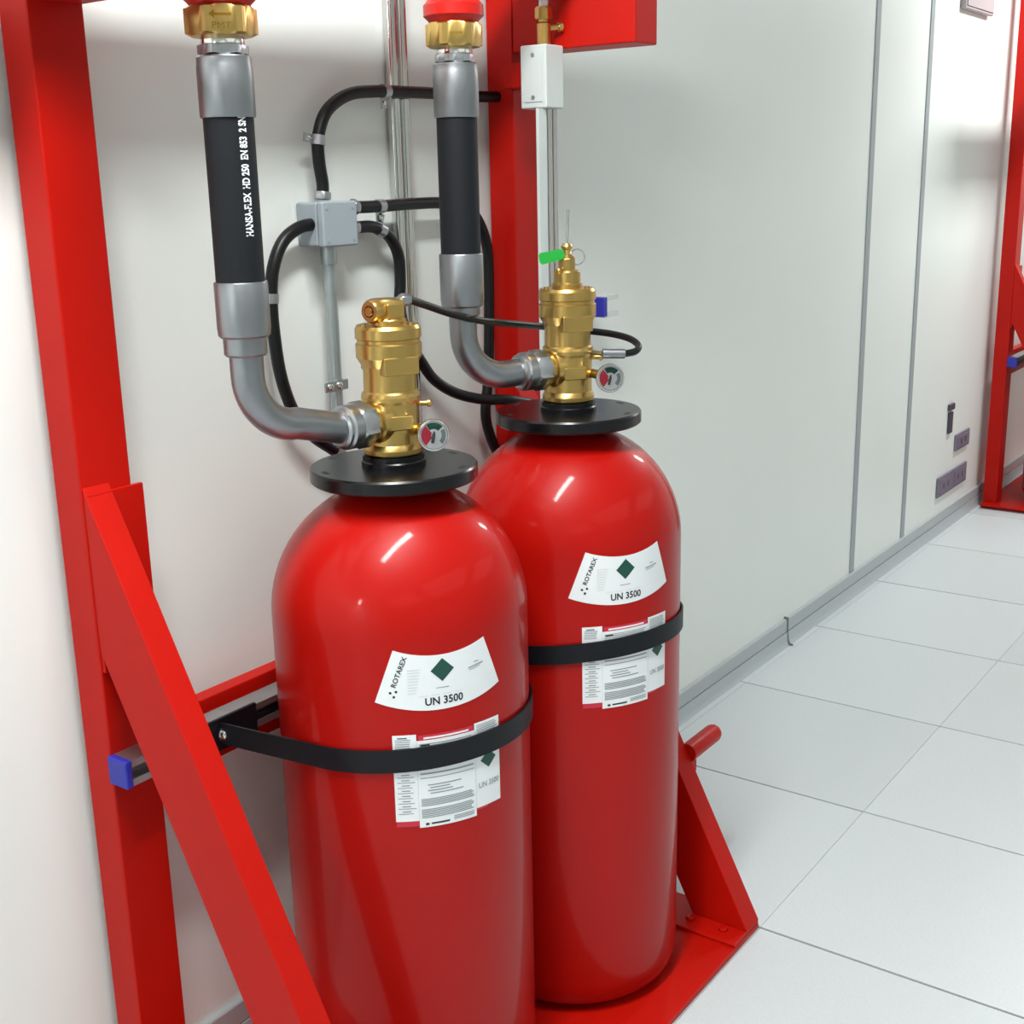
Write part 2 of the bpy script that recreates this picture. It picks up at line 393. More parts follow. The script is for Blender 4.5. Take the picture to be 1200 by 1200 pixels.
def cylinder(cx, cy, dz, dl, th, label, valve_kind, outdir, zout, gauge_px, group=None):
    R = 0.203
    t = empty('gas_cylinder', (cx, cy, 0.0125), label, 'gas cylinder', group)
    prof = [(0, 0.0128), (0.150, 0.0128), (0.178, 0.020), (0.194, 0.034), (0.201, 0.052), (R, 0.075), (R, 0.868+dz)]
    for i in range(1, 20):
        a = i/20*PI/2
        r = R*math.cos(a)
        if r < 0.056: break
        prof.append((r, 0.868+dz+0.203*math.sin(a)))
    prof += [(0.056, 1.064+dz), (0.054, 1.074+dz), (0, 1.074+dz)]
    loc = Matrix.Translation((cx, cy, 0))
    obj('tank', lathe(prof, loc, 96), 'cyl_red', t, smooth=40)
    # protective ring with slots
    zf = 1.074+dz
    fl = obj('neck_flange', lathe([(0.04, zf), (0.127, zf), (0.130, zf+0.003), (0.130, zf+0.020), (0.1275, zf+0.023), (0.04, zf+0.023)], loc, 80), 'black', t)
    view = math.atan2(-cy, -cx)
    for a in (view-1.15, view+1.15, view+PI-1.0, view+PI+1.0):
        c = Vector((cx+0.113*math.cos(a), cy+0.113*math.sin(a), zf+0.0225))
        obj('slot', prism([(-0.009, -0.0035), (0.009, -0.0035), (0.009, 0.0035), (-0.009, 0.0035)], place(c, (0, 0, 1), (-math.sin(a), math.cos(a), 0)), 0.0008), 'ink', fl, smooth=0)
    obj('neck_ring', lathe([(0.04, zf+0.023), (0.050, zf+0.023), (0.050, zf+0.030), (0.048, zf+0.032), (0.048, zf+0.040), (0.03, zf+0.040)], loc, 48), 'black', t)
    zb = zf+0.040
    vp = [(0, 0), (0.0430, 0), (0.0458, 0.003), (0.0462, 0.010), (0.0440, 0.015), (0.0420, 0.018), (0.0418, 0.030), (0.0428, 0.080), (0.0450, 0.085), (0.0455, 0.091), (0.0440, 0.096), (0.0410, 0.099),
          (0.0405, 0.128), (0.0420, 0.136), (0.0475, 0.146), (0.0500, 0.150), (0.0503, 0.170), (0.0478, 0.172), (0.0478, 0.177), (0.0503, 0.179), (0.0500, 0.193), (0.0470, 0.198), (0.030, 0.199), (0, 0.199)]
    vb = obj('valve_body', lathe([(r, zb+z) for r, z in vp], loc, 64), 'brass', t, smooth=16)
    # flats and pads on the casting
    def pad(th_deg, r0, r1, wdt, z0, z1, name):
        a = math.radians(th_deg); n = Vector((math.cos(a), math.sin(a), 0)); tt = Vector((-math.sin(a), math.cos(a), 0))
        mt = Matrix((tt, Vector((0, 0, 1)), n)).transposed().to_4x4(); mt.translation = Vector((cx, cy, 0))
        obj(name, box(bmesh.new(), -wdt/2, wdt/2, zb+z0, zb+z1, r0, r1, mt), 'brass', vb, smooth=0, bevel=0.002)
    vd = math.degrees(view)
    pad(vd+22, 0.02, 0.0500, 0.056, 0.126, 0.153, 'wrench_flat'); pad(vd+22+180, 0.02, 0.0500, 0.056, 0.126, 0.153, 'wrench_flat')
    pad(vd+18, 0.02, 0.0452, 0.040, 0.042, 0.064, 'cast_pad')
    for k in range(3):
        a = math.radians(vd+58+k*120); p = Vector((cx+0.041*math.cos(a), cy+0.041*math.sin(a), zb+0.197))
        obj('cap_screw', cylm(p, p+Vector((0, 0, 0.005)), 0.0045, 12), 'brass', vb)
    # outlet boss
    u = Vector(outdir).normalized(); po = Vector((cx, cy, zout))
    obj('outlet_boss', lathe([(0, 0), (0.036, 0.0), (0.036, 0.034), (0.034, 0.040), (0.029, 0.042), (0.029, 0.052), (0, 0.052)], place(po, u), 40), 'brass', vb)
    # bleed nipple on the viewer's right
    vr = Vector((math.sin(-view), math.cos(view), 0)); rt = Vector((-math.sin(view), math.cos(view), 0))
    tocam = Vector((math.cos(view), math.sin(view), 0))
    p = Vector((cx, cy, zb+0.076)) + rt*0.040
    nb = obj('bleed_nipple', cylm(p, p+rt*0.016, 0.004, 12), 'brass', vb)
    nb2 = obj('nipple_head', lathe([(0, 0), (0.006, 0.001), (0.0065, 0.005), (0.004, 0.009), (0, 0.010)], place(p+rt*0.014, rt), 16), 'brass', vb)
    # gauge
    gpx, gpy, gd = gauge_px
    g = atd(gpx, gpy, gd); n = (O-g); n.z *= 0.55; n += rt*0.25; n.normalize()
    gs = obj('gauge_stem', cylm(Vector((cx, cy, g.z+0.004))+rt*0.035, g-n*0.012, 0.008, 16), 'brass', t)
    gauge = obj('pressure_gauge', lathe([(0, -0.018), (0.018, -0.018), (0.0235, -0.014), (0.0245, -0.010), (0.0250, 0.0), (0.0240, 0.0035), (0.0215, 0.0040), (0.0210, 0.0015), (0, 0.0015)], place(g, n), 48), 'chrome', t)
    mt = place(g+n*0.0016, n, (0, 0, 1))      # local x = up, y = viewer's left
    mt = mt @ Matrix.Rotation(PI/2, 4, 'Z')   # local x = left->... keep y = up
    def sector(r0, r1, a0, a1, h, mname, nm):
        k = 16; pts = [(r1*math.cos(a0+(a1-a0)*i/k), r1*math.sin(a0+(a1-a0)*i/k)) for i in range(k+1)]
        pts += [(r0*math.cos(a1+(a0-a1)*i/k), r0*math.sin(a1+(a0-a1)*i/k)) for i in range(k+1)] if r0 > 0 else [(0, 0)]
        return obj(nm, prism(pts, mt, h), mname, gauge, smooth=0)
    obj('dial', prism([(0.0205*math.cos(2*PI*i/32), 0.0205*math.sin(2*PI*i/32)) for i in range(32)], mt, 0.0003), 'white', gauge, smooth=0)
    return t, dict(R=R, zf=zf, zb=zb, view=view, rt=rt, tocam=tocam, gauge=gauge, gm=mt, vb=vb, sector=sector, g=g, n=n)

C1, C2 = (1.444, 1.267), (1.868, 1.220)
H1, H2 = (1.187, 1.30), (1.672, 1.30)
def dirs(c, h): v = Vector((h[0]-c[0], h[1]-c[1], 0)); return v.normalized()
U1, U2 = dirs(C1, H1), dirs(C2, H2)
ZO1, ZO2 = 1.168, 1.196
t1, k1 = cylinder(C1[0], C1[1], 0.0, 0.0, 237, 'tall red gas cylinder with the black bolted rail end beside its left shoulder, standing before the other', 'plug', U1, ZO1, (508, 510, 1.868))
t2, k2 = cylinder(C2[0], C2[1], 0.022, 0.046, 240, 'tall red gas cylinder whose brass valve top carries a green tag', 'tag', U2, ZO2, (715, 443, 2.185))
t1['label'] = 'tall red gas cylinder beside the slanting brace and the blue-capped rail end'
def gauge_face(k):
    # gm: x right-handed in dial plane; find which local axis is up / viewer right
    sec, mt = k['sector'], k['gm']
    xa = (mt.to_3x3() @ Vector((1, 0, 0))); ya = (mt.to_3x3() @ Vector((0, 1, 0)))
    upv = Vector((0, 0, 1)); rtv = k['rt']
    def ang(deg):  # screen angle (0 = right, 90 = up) -> local angle
        d = rtv*math.cos(math.radians(deg)) + upv*math.sin(math.radians(deg))
        return math.atan2(d.dot(ya), d.dot(xa))
    def sc(r0, r1, d0, d1, h, m_, nm):
        a0, a1 = ang(d0), ang(d1)
        s = ang(d0+1)-a0; s = (s+PI) % (2*PI)-PI
        a1 = a0 + (1 if s > 0 else -1)*math.radians(d1-d0)
        sec(r0, r1, a0, a1, h, m_, nm)
    tag(None or k['gauge'])
    sc(0.004, 0.019, 128, 232, 0.0006, 'inkred', 'red_zone')
    sc(0.0095, 0.019, 42, 124, 0.0006, 'inkgreen', 'green_zone')
    sc(0.012, 0.0185, -48, 30, 0.0006, 'inkgrey', 'scale_marks')
    a = ang(78); p0 = mt @ Vector((0, 0, 0.001))
    # needle
    ddir = (mt.to_3x3() @ Vector((math.cos(a), math.sin(a), 0)))
    obj('needle', sweep([p0-ddir*0.012, p0, p0+ddir*0.006], [0.0022, 0.0026, 0.0008], 8), 'ink', k['gauge'])
    obj('glass', lathe([(0, 0.0033), (0.0212, 0.0033), (0.0212, 0.0038), (0, 0.0038)], place(k['g'], k['n']), 32), 'glass', k['gauge'], smooth=0)
gauge_face(k1); gauge_face(k2)

# --- valve tops
def top_plug(k, t, c):
    zt = k['zb']+0.199; loc = Matrix.Translation((c[0], c[1], 0)); vb = k['vb']; rt, tc = k['rt'], k['tocam']
    top = obj('valve_cap', lathe([(0, zt), (0.029, zt), (0.029, zt+0.006), (0.0265, zt+0.009), (0.0265, zt+0.034), (0.025, zt+0.037), (0, zt+0.037)], loc, 40), 'brass', t)
    d = (tc*0.75 - rt*0.66).normalized(); p = Vector((c[0], c[1], zt+0.021)) + d*0.010
    kn = obj('side_port', lathe([(0, 0), (0.0165, 0), (0.0175, 0.003), (0.0175, 0.026), (0.015, 0.030), (0.009, 0.030), (0.008, 0.024), (0, 0.024)], place(p, d), 28), 'brass', top)
    obj('port_plug', hexnut(p+d*0.020, d, 0.0078, 0.012), 'brass', top)
    obj('cap_block', box(bmesh.new(), -0.010, 0.010, -0.013, 0.013, 0.018, 0.0285, place(Vector((c[0], c[1], zt+0.021)), (tc+rt*0.5).normalized())), 'brass', top, smooth=0, bevel=0.0015)
    # zinc fitting where the thin pilot hose starts
    return Vector((c[0], c[1], zt+0.034)) + rt*0.014
def top_tag(k, t, c):
    zt = k['zb']+0.199; loc = Matrix.Translation((c[0], c[1], 0)); rt, tc = k['rt'], k['tocam']
    top = obj('valve_cap', lathe([(0, zt), (0.027, zt), (0.027, zt+0.006), (0.0235, zt+0.009), (0.0235, zt+0.026), (0.021, zt+0.029), (0.0145, zt+0.030), (0.0145, zt+0.050), (0.012, zt+0.053), (0.008, zt+0.056), (0.0065, zt+0.064), (0.009, zt+0.066), (0.010, zt+0.070), (0.007, zt+0.075), (0, zt+0.076)], loc, 32), 'brass', t)
    q = Vector((c[0], c[1], zt+0.030)) + tc*0.02 - rt*0.014
    obj('side_screw', lathe([(0, -.01), (0.005, -.01), (0.006, 0.003), (0.003, 0.007), (0, 0.008)], place(q, tc), 14), 'brass', top)
    q = Vector((c[0], c[1], zt+0.038)) + tc*0.013
    obj('guide_block', box(bmesh.new(), -0.006, 0.006, -0.014, 0.012, -0.004, 0.006, place(q, tc, rt)), 'brass', top, smooth=0, bevel=0.0015)
    p = Vector((c[0], c[1], zt+0.07))
    obj('lever_pin', cylm(p, p+Vector((0.003, -0.002, 0.062)), 0.0022, 10), 'steel', top)
    # green tag, hanging on a thin ring and leaning against the cap
    z = zt+0.058; a0 = Vector((c[0], c[1], z)) + tc*0.012 - rt*0.004
    mt = Matrix((-rt*0.98+Vector((0, 0, -0.2)), Vector((0, 0, 1))*0.98-rt*0.2, tc)).transposed().to_4x4(); mt.translation = a0
    tagm = bmesh.new(); prism([(0, -0.004), (0.006, -0.0085), (0.041, -0.0095), (0.0445, -0.006), (0.0445, 0.007), (0.041, 0.0105), (0.006, 0.0095), (0, 0.006)], mt, 0.0016, tagm)
    tag(obj('seal_tag', tagm, 'green', top, smooth=0), 'green plastic seal tag')
    rc = Vector((c[0], c[1], z-0.006)) + rt*0.018 + tc*0.004
    ring = [rc + (rt*math.cos(2*PI*i/20) + Vector((0, 0, 1))*math.sin(2*PI*i/20))*0.013 for i in range(21)]
    tag(obj('pull_ring', sweep(ring, 0.0012, 8), 'chrome', top), 'thin steel pull ring')
pilot_start = top_plug(k1, t1, C1)
top_tag(k2, t2, C2)

# --- labels on the cylinder walls
def labels(t, c, th, dl):
    f = cyl_map(c[0], c[1], 0.203, th)
    # annular label
    Rc, Ri, Ro, A = 1.0577+dl, 0.205, 0.2905, math.radians(20.3)
    def g(a, r, h): return f(r*math.sin(a), Rc-r*math.cos(a), h)
    lab = obj('hazard_label', grid_patch(g, lsp(-A, A, 25), lsp(Ri, Ro, 6), 0.0006), 'white', t, smooth=60)
    def onlab(x, y):   # label coordinates: x right, y up about the middle of the sheet
        return f(x, 0.8087+dl+y, 0.0009)
    def put(bm, nm, m_): return obj(nm, mapbm(subdiv(bm), lambda x, y, z: onlab(x, y)), m_, lab, smooth=0)
    b = bmesh.new(); v = [b.verts.new(p) for p in ((-0.0175, 0.0205, 0), (0, 0.0025, 0), (0.0185, 0.0205, 0), (0.0005, 0.0385, 0))]; b.faces.new(v)
    put(b, 'green_diamond', 'inkgreen')
    b = text_bm('UN 3500', 0.0165, 0.059, bold=0.0004); put(mapbm(b, lambda x, y, z: Vector((x+0.002, y-0.0275+0.0, 0))), 'printed_number', 'ink')
    # vertical maker name along the left edge
    b = text_bm('ROTAREX', 0.0105, 0.050, bold=0.0002)
    ca, sa = math.cos(math.radians(68)), math.sin(math.radians(68))
    put(mapbm(b, lambda x, y, z: Vector((-0.0635+x*ca-y*sa, 0.0225+x*sa+y*ca, 0))), 'maker_name', 'ink')
    b = bmesh.new()
    for x, y in ((-0.0775, -0.009), (-0.0725, -0.0155), (-0.0690, -0.0075)):
        vv = [b.verts.new((x+0.0021*math.cos(k*PI/4), y+0.0021*math.sin(k*PI/4), 0)) for k in range(8)]; b.faces.new(vv)
    put(b, 'maker_dots', 'ink')
    b = bmesh.new(); rnd = random.Random(3)
    def line(x0, x1, y, hh, sl=0.0):
        vv = [b.verts.new(p) for p in ((x0, y, 0), (x1, y+sl, 0), (x1, y+sl+hh, 0), (x0, y+hh, 0))]; b.faces.new(vv)
    line(-0.010, 0.010, -0.0075, 0.0011)
    line(0.052, 0.060, 0.0215, 0.0014); line(0.042, 0.068, 0.0135, 0.0018, 0.004); line(0.044, 0.062, 0.0105, 0.0009, 0.003)
    tag(put(b, 'small_print', 'inkgrey'), kind='stuff')
    b = bmesh.new()
    for i in range(9):
        y = -0.012+i*0.0045; line(-0.052+0.0*i, -0.040+0.001*i, y, 0.0010)
    for i in range(4): line(-0.036+0.018*i, -0.022+0.018*i, -0.0175, 0.0007)
    put(b, 'faint_print', 'labelgrey')
    # three-panel instruction label, the strap crosses it
    z0 = dl
    dth = math.radians(th-237)
    f2 = cyl_map(c[0], c[1], 0.203, th)
    def deg(a): return math.radians(a-237)*0.203
    L = obj('instruction_label', rect(f2, deg(224.9), deg(250.9), 0.580+z0, 0.7215+z0, 0.0006), 'white', t, smooth=60)
    obj('side_panel', rect(f2, deg(215.0), deg(224.9), 0.592+z0, 0.732+z0, 0.0006), 'white', L, smooth=60)
    obj('side_panel', rect(f2, deg(250.9), deg(264.6), 0.592+z0, 0.7318+z0, 0.0006), 'white', L, smooth=60)
    obj('red_strip', rect(f2, deg(215.2), deg(224.7), 0.583+z0, 0.592+z0, 0.0006), 'inkred', L, smooth=60)
    b = rect(f2, deg(225.6), deg(250.4), 0.7215+z0, 0.7300+z0, 0.0006); obj('red_strip', b, 'inkred', L, smooth=60)
    obj('title_bar', rect(f2, deg(228), deg(248), 0.7235+z0, 0.7262+z0, 0.0009), 'white', L, smooth=60)
    obj('red_strip', rect(f2, deg(251.4), deg(257), 0.5885+z0, 0.592+z0, 0.0006), 'inkred', L, smooth=60)
    b = bmesh.new(); rnd = random.Random(5)
    def tl(a0, a1, z, hh=0.0012): rect(f2, deg(a0), deg(a1), z+z0, z+hh+z0, 0.0009, b)
    for i in range(5): tl(216, 223.8-rnd.random()*2, 0.7135-0.0032*i+0.010)
    for i in range(8): tl(216.3, 223.9-rnd.random()*1.5, 0.604+i*0.0085, 0.0011); tl(218, 221.5, 0.6075+i*0.0085, 0.0016)
    for i in range(5): tl(226, 250-rnd.random()*3, 0.7150-0.0030*i)
    for i in range(4): tl(229+(i % 2), 246-rnd.random()*8, 0.648-0.0046*i, 0.0017)
    for i in range(5): tl(226, 249.8-rnd.random()*1.5, 0.6255-0.0026*i, 0.0014)
    for i in range(6): tl(226, 249.8-rnd.random()*1.5, 0.6085-0.0026*i, 0.0014)
    for i in range(3): tl(240, 249.6, 0.5905-0.0026*i, 0.0012)
    for i in range(7): tl(252, 263.5-rnd.random()*1.5, 0.7265-0.0030*i)
    tl(226, 250, 0.6665, 0.0025); tl(226, 250, 0.660, 0.0012)
    tag(obj('printed_lines', b, 'inkgrey', L, smooth=0), kind='stuff')
    b = bmesh.new()
    def tk(a0, a1, z, hh): rect(f2, deg(a0), deg(a1), z+z0, z+hh+z0, 0.00095, b)
    tk(226.5, 230.5, 0.7125, 0.0024); tk(227.5, 229.0, 0.5835, 0.0035); tk(230, 238, 0.5842, 0.0026); tk(217, 221, 0.7265, 0.0015)
    tag(obj('bold_print', b, 'ink', L, smooth=0), kind='stuff')
    b = bmesh.new(); vv = [b.verts.new(p) for p in ((deg(253.6), 0.668+z0, 0), (deg(258.0), 0.6535+z0, 0), (deg(262.2), 0.668+z0, 0), (deg(258), 0.683+z0, 0))]; b.faces.new(vv)
    obj('green_diamond', mapbm(subdiv(b), lambda x, y, z: f2(x, y, 0.0009)), 'inkgreen', L, smooth=0)
    b = text_bm('UN 3500', 0.0125, 0.040, bold=0.0002)
    obj('printed_number', mapbm(subdiv(b), lambda x, y, z: f2(x+deg(258), y+0.6275+z0, 0.0009)), 'inkgrey', L, smooth=0)
    for a in (224.9, 250.9):
        obj('panel_fold', rect(f2, deg(a)-0.0004, deg(a)+0.0004, 0.593+z0, 0.72+z0, 0.0009), 'labelgrey', L, smooth=0)
labels(t1, C1, 237.2, 0.0)
labels(t2, C2, 240.6, 0.0465)

# distant cylinder
def plain_cylinder(cx, cy, label):
    R = 0.203
    t = empty('gas_cylinder', (cx, cy, 0.0125), label, 'gas cylinder')
    prof = [(0, 0.0128), (0.150, 0.0128), (0.185, 0.024), (0.201, 0.052), (R, 0.075), (R, 0.868)] + [(R*math.cos(i/16*PI/2), 0.868+0.203*math.sin(i/16*PI/2)) for i in range(1, 13)] + [(0.056, 1.066), (0, 1.074)]
    loc = Matrix.Translation((cx, cy, 0))
    obj('tank', lathe(prof, loc, 64), 'cyl_red', t, smooth=40)
    obj('neck_flange', lathe([(0.04, 1.074), (0.130, 1.074), (0.130, 1.097), (0.04, 1.097)], loc, 48), 'black', t)
    obj('valve_body', lathe([(0, 1.09), (0.045, 1.10), (0.042, 1.19), (0.041, 1.24), (0.05, 1.25), (0.05, 1.31), (0.027, 1.312), (0.026, 1.35), (0, 1.35)], loc, 40), 'brass', t)
plain_cylinder(6.152, 1.235, 'dark looking red gas cylinder in the distant rack')

# ------------------------------------------------------------------ straps
def strap(c, zs, ze, th0, th1, end0, end1, label, wid=0.036):
    """flat band: end0 (on the rail) -> tangent -> round the front of the tank -> end1"""
    t = empty('cylinder_strap', (c[0], c[1], zs), label, 'strap')
    pts = []
    r = 0.2052; n = 40
    arc = [(c[0]+r*math.cos(math.radians(th0+(th1-th0)*i/n)), c[1]+r*math.sin(math.radians(th0+(th1-th0)*i/n))) for i in range(n+1)]
    zz = [zs - abs(zs-ze)*0.55*(1-math.sin(PI*min(1, i/n*1.15))) for i in range(n+1)]
    path = ([Vector((end0[0], end0[1], ze))] if end0 else []) + [Vector((x, y, z)) for (x, y), z in zip(arc, zz)] + ([Vector((end1[0], end1[1], ze))] if end1 else [])
    if end0:
        a = path[0]; b_ = path[1]; path = [a] + [a.lerp(b_, k/8) for k in range(1, 8)] + path[1:]
    if end1:
        a = path[-2]; b_ = path[-1]; path = path[:-1] + [a.lerp(b_, k/8) for k in range(1, 9)]
    bm = bmesh.new(); rows = []
    for i, p in enumerate(path):
        tg = path[min(i+1, len(path)-1)]-path[max(i-1, 0)]; tg.z = 0; tg.normalize(); nrm = Vector((tg.y, -tg.x, 0))
        if (Vector((p.x-c[0], p.y-c[1], 0))).dot(nrm) < 0: nrm = -nrm
        rows.append([bm.verts.new(p+Vector((0, 0, -wid/2))), bm.verts.new(p+Vector((0, 0, wid/2))), bm.verts.new(p+nrm*0.0035+Vector((0, 0, wid/2))), bm.verts.new(p+nrm*0.0035+Vector((0, 0, -wid/2)))])
    for a, b_ in zip(rows, rows[1:]):
        for k in range(4): bm.faces.new((a[k], a[(k+1) % 4], b_[(k+1) % 4], b_[k]))
    bm.faces.new(rows[0][::-1]); bm.faces.new(rows[-1])
    obj('band', bm, 'strap', t, smooth=40)
    return t
s1 = strap(C1, 0.6965, 0.679, 184, 367, (1.226, 1.463), (1.625, 1.463), 'black strap around the red cylinder beside the slanting brace')
pl = obj('end_plate', nbox(1.195, 1.30, 1.462, 1.4685, 0.650, 0.704), 'strap', s1, smooth=0, bevel=0.001)
obj('bolt', lathe([(0, 0), (0.0115, 0), (0.0115, 0.002), (0.008, 0.0025), (0.008, 0.007), (0.005, 0.0095), (0, 0.010)], place((1.224, 1.4585, 0.679), (0, -1, 0)), 20), 'chrome', s1)
s2 = strap(C2, 0.739, 0.705, 178.5, 359.5, (1.67, 1.463), (2.075, 1.463), 'black strap around the red cylinder whose valve has the green tag', 0.034)
obj('end_plate', nbox(2.055, 2.105, 1.462, 1.4685, 0.655, 0.705), 'strap', s2, smooth=0)

# ------------------------------------------------------------------ hoses
def gas_hose(h, c, u, zo, zc, zf0, zh0, zh1, zf1, ztop, label, txt):
    t = empty('gas_hose', (h[0], h[1], zc), label, 'hose')
    L = Matrix.Translation((h[0], h[1], 0))
    # valve nut
    p0 = Vector((c[0], c[1], zo)) + u*0.050
    nut = obj('union_nut', hexnut(p0, u, 0.036, 0.030, rot=PI/6*0.5), 'steel', t)
    obj('nut_collar', lathe([(0, 0), (0.0325, 0), (0.0335, 0.003), (0.0335, 0.016), (0.030, 0.019), (0.030, 0.024), (0.026, 0.027), (0.0, 0.027)], place(p0+u*0.030, u), 40), 'steel', t)
    # elbow
    rb = 0.078; e = Vector((h[0], h[1], 0)); ze = zc-0.030-rb
    a = p0+u*0.05; b = Vector((h[0], h[1], ze)) - u*rb
    path = [a.lerp(b, k/6) for k in range(6)]
    for k in range(15):
        an = k/14*PI/2
        path.append(Vector((h[0], h[1], ze+rb)) - u*(rb*(1-math.sin(an))) - Vector((0, 0, rb*math.cos(an))))
    path.append(Vector((h[0], h[1], zc+0.01)))
    obj('elbow', sweep(path, 0.0232, 32), 'ferrule', t, smooth=60)
    obj('elbow_collar', lathe([(0, zc-0.002), (0.027, zc-0.002), (0.0295, zc+0.001), (0.0295, zf0), (0.031, zf0+0.002), (0, zf0+0.002)], L, 40), 'ferrule', t)
    obj('lower_ferrule', lathe([(0.02, zf0), (0.0325, zf0), (0.0352, zf0+0.003), (0.0358, zf0+0.010), (0.0362, zf0+0.012), (0.0362, zh0-0.002), (0.0352, zh0), (0.02, zh0)], L, 48), 'ferrule', t)
    hs = obj('rubber_hose', lathe([(0.02, zh0-0.01), (0.0328, zh0-0.01), (0.0328, zh1+0.01), (0.02, zh1+0.01)], L, 48), 'rubber', t)
    obj('upper_ferrule', lathe([(0.02, zh1), (0.0352, zh1), (0.0362, zh1+0.002), (0.0362, zf1-0.014), (0.0356, zf1-0.012), (0.0352, zf1-0.002), (0.0335, zf1), (0.02, zf1)], L, 48), 'ferrule', t)
    obj('swivel_collar', hexnut((h[0], h[1], zf1+0.001), (0, 0, 1), 0.0335, 0.013, 0.1, rot=0.35), 'steel', t)
    obj('cone_sleeve', lathe([(0, zf1+0.012), (0.0285, zf1+0.012), (0.0285, zf1+0.018), (0.0265, ztop+0.004), (0, ztop+0.004)], L, 40), 'chrome', t)
    if txt:
        vw = math.atan2(-h[1], -h[0])
        def on(ls, lz, h_): 
            a_ = vw + ls/0.0331
            return Vector((h[0]+0.0331*math.cos(a_), h[1]+0.0331*math.sin(a_), lz))
        b = text_bm(txt, 0.0150, zh1-zh0-0.060, bold=0.0005)
        zm = (zh0+zh1)/2+0.030
        tag(obj('printed_text', mapbm(b, lambda x, y, z: on(-y+0.0185, zm+x, 0)), 'print_white', hs, smooth=0), 'white lettering along the hose')
    return t
gas_hose(H1, C1, U1, ZO1, 1.296, 1.3195, 1.394, 1.6045, 1.6805, 1.703, 'thick black hose with white lettering and grey steel ends', 'HANSA-FLEX  HD 250  EN 853  2 SN')
gas_hose(H2, C2, U2, ZO2, 1.303, 1.316, 1.403, 1.6165, 1.6985, 1.722, 'thick plain black hose with grey steel ends beside the second red post', None)

def check_valve(h, z0, label):
    t = empty('check_valve', (h[0], h[1], z0), label, 'valve')
    L = Matrix.Translation((h[0], h[1], 0))
    nut = obj('brass_nut', hexnut((h[0], h[1], z0), (0, 0, 1), 0.0465, 0.036, 0.08, rot=math.atan2(-h[1], -h[0])+0.08-PI/6), 'brass', t)
    z = z0+0.036
    obj('valve_housing', lathe([(0, z), (0.038, z), (0.041, z+0.004), (0.0475, z+0.010), (0.0475, z+0.026), (0.044, z+0.030), (0.041, z+0.034), (0.041, z+0.042), (0.046, z+0.046), (0.046, z+0.075), (0.036, z+0.085), (0.036, 1.862), (0, 1.862)], L, 48), 'valve_red', t)
    # stamped arrow and letters on the face towards the room
    a = math.atan2(-h[1], -h[0]); n = Vector((math.cos(a), math.sin(a), 0)); rt = Vector((-n.y, n.x, 0))
    return t, nut, n, rt
cv1 = check_valve(H1, 1.704, 'red check valve with stamped brass nut above the lettered hose')
cv2 = check_valve(H2, 1.7225, 'red check valve with brass nut above the plain hose')
M['stamp'] = mat('stamped_brass', srgb(150, 110, 40), 0.5, 1.0)
for cv, h, z0, wr in ((cv1, H1, 1.704, True), (cv2, H2, 1.7225, False)):
    _, nut, n, rt = cv
    # the flat that faces the camera most
    a = math.atan2(-h[1], -h[0])+0.08; n = Vector((math.cos(a), math.sin(a), 0)); rt = Vector((-n.y, n.x, 0))
    mt = Matrix((rt, Vector((0, 0, 1)), n)).transposed().to_4x4(); mt.translation = Vector((h[0], h[1], z0+0.018)) + n*(0.0465*math.cos(PI/6)-0.0001)
    if wr:
        b = prism([(-0.012, 0.0035), (0.010, 0.0035), (0.010, 0.0065), (-0.012, 0.0065)], mt, 0.0006)
        prism([(-0.018, 0.005), (-0.011, -0.0005), (-0.011, 0.0105)], mt, 0.0006, b)
        obj('stamped_arrow', b, 'stamp', nut, smooth=0)
        b = text_bm('PMT', 0.011, 0.024); obj('stamped_letters', mapbm(b, lambda x, y, z: mt @ Vector((x-0.003, y-0.0085, 0.0005))), 'stamp', nut, smooth=0)
    else:
        obj('stamped_line', prism([(-0.010, -0.001), (0.010, -0.001), (0.010, 0.002), (-0.010, 0.002)], mt, 0.0006), 'stamp', nut, smooth=0)

# thin pilot hose from the first valve top to the second valve
PT = [(479, 351, 1.935), (500, 358, 1.985), (530, 368, 2.05), (565, 376, 2.13), (605, 380, 2.22), (640, 383, 2.30), (680, 387, 2.335), (715, 391, 2.31), (738, 397, 2.275), (748, 405, 2.245), (744, 412, 2.22), (728, 415, 2.205)]
t = empty('pilot_hose', tuple(atd(*PT[0])), 'thin black pilot hose looping between the two brass valves', 'hose')
pp = [atd(*p) for p in PT]
obj('hose', sweep(smooth_path(pp, 6), 0.0062, 14), 'cable', t, smooth=60)
obj('crimp', sweep([atd(732, 414.5, 2.207), atd(706, 414.5, 2.20)], 0.0085, 18), 'ferrule', t)
obj('end_fitting', sweep([atd(707, 414.5, 2.20), Vector((C2[0], C2[1], atd(700, 415, 2.2).z)) + k2['rt']*0.035], 0.0045, 12), 'steel', t)
obj('start_fitting', hexnut(pp[0], pilot_start-pp[0], 0.010, 0.016), 'steel', t)
obj('start_nipple', sweep([pp[0], pilot_start], 0.0055, 12), 'steel', t)

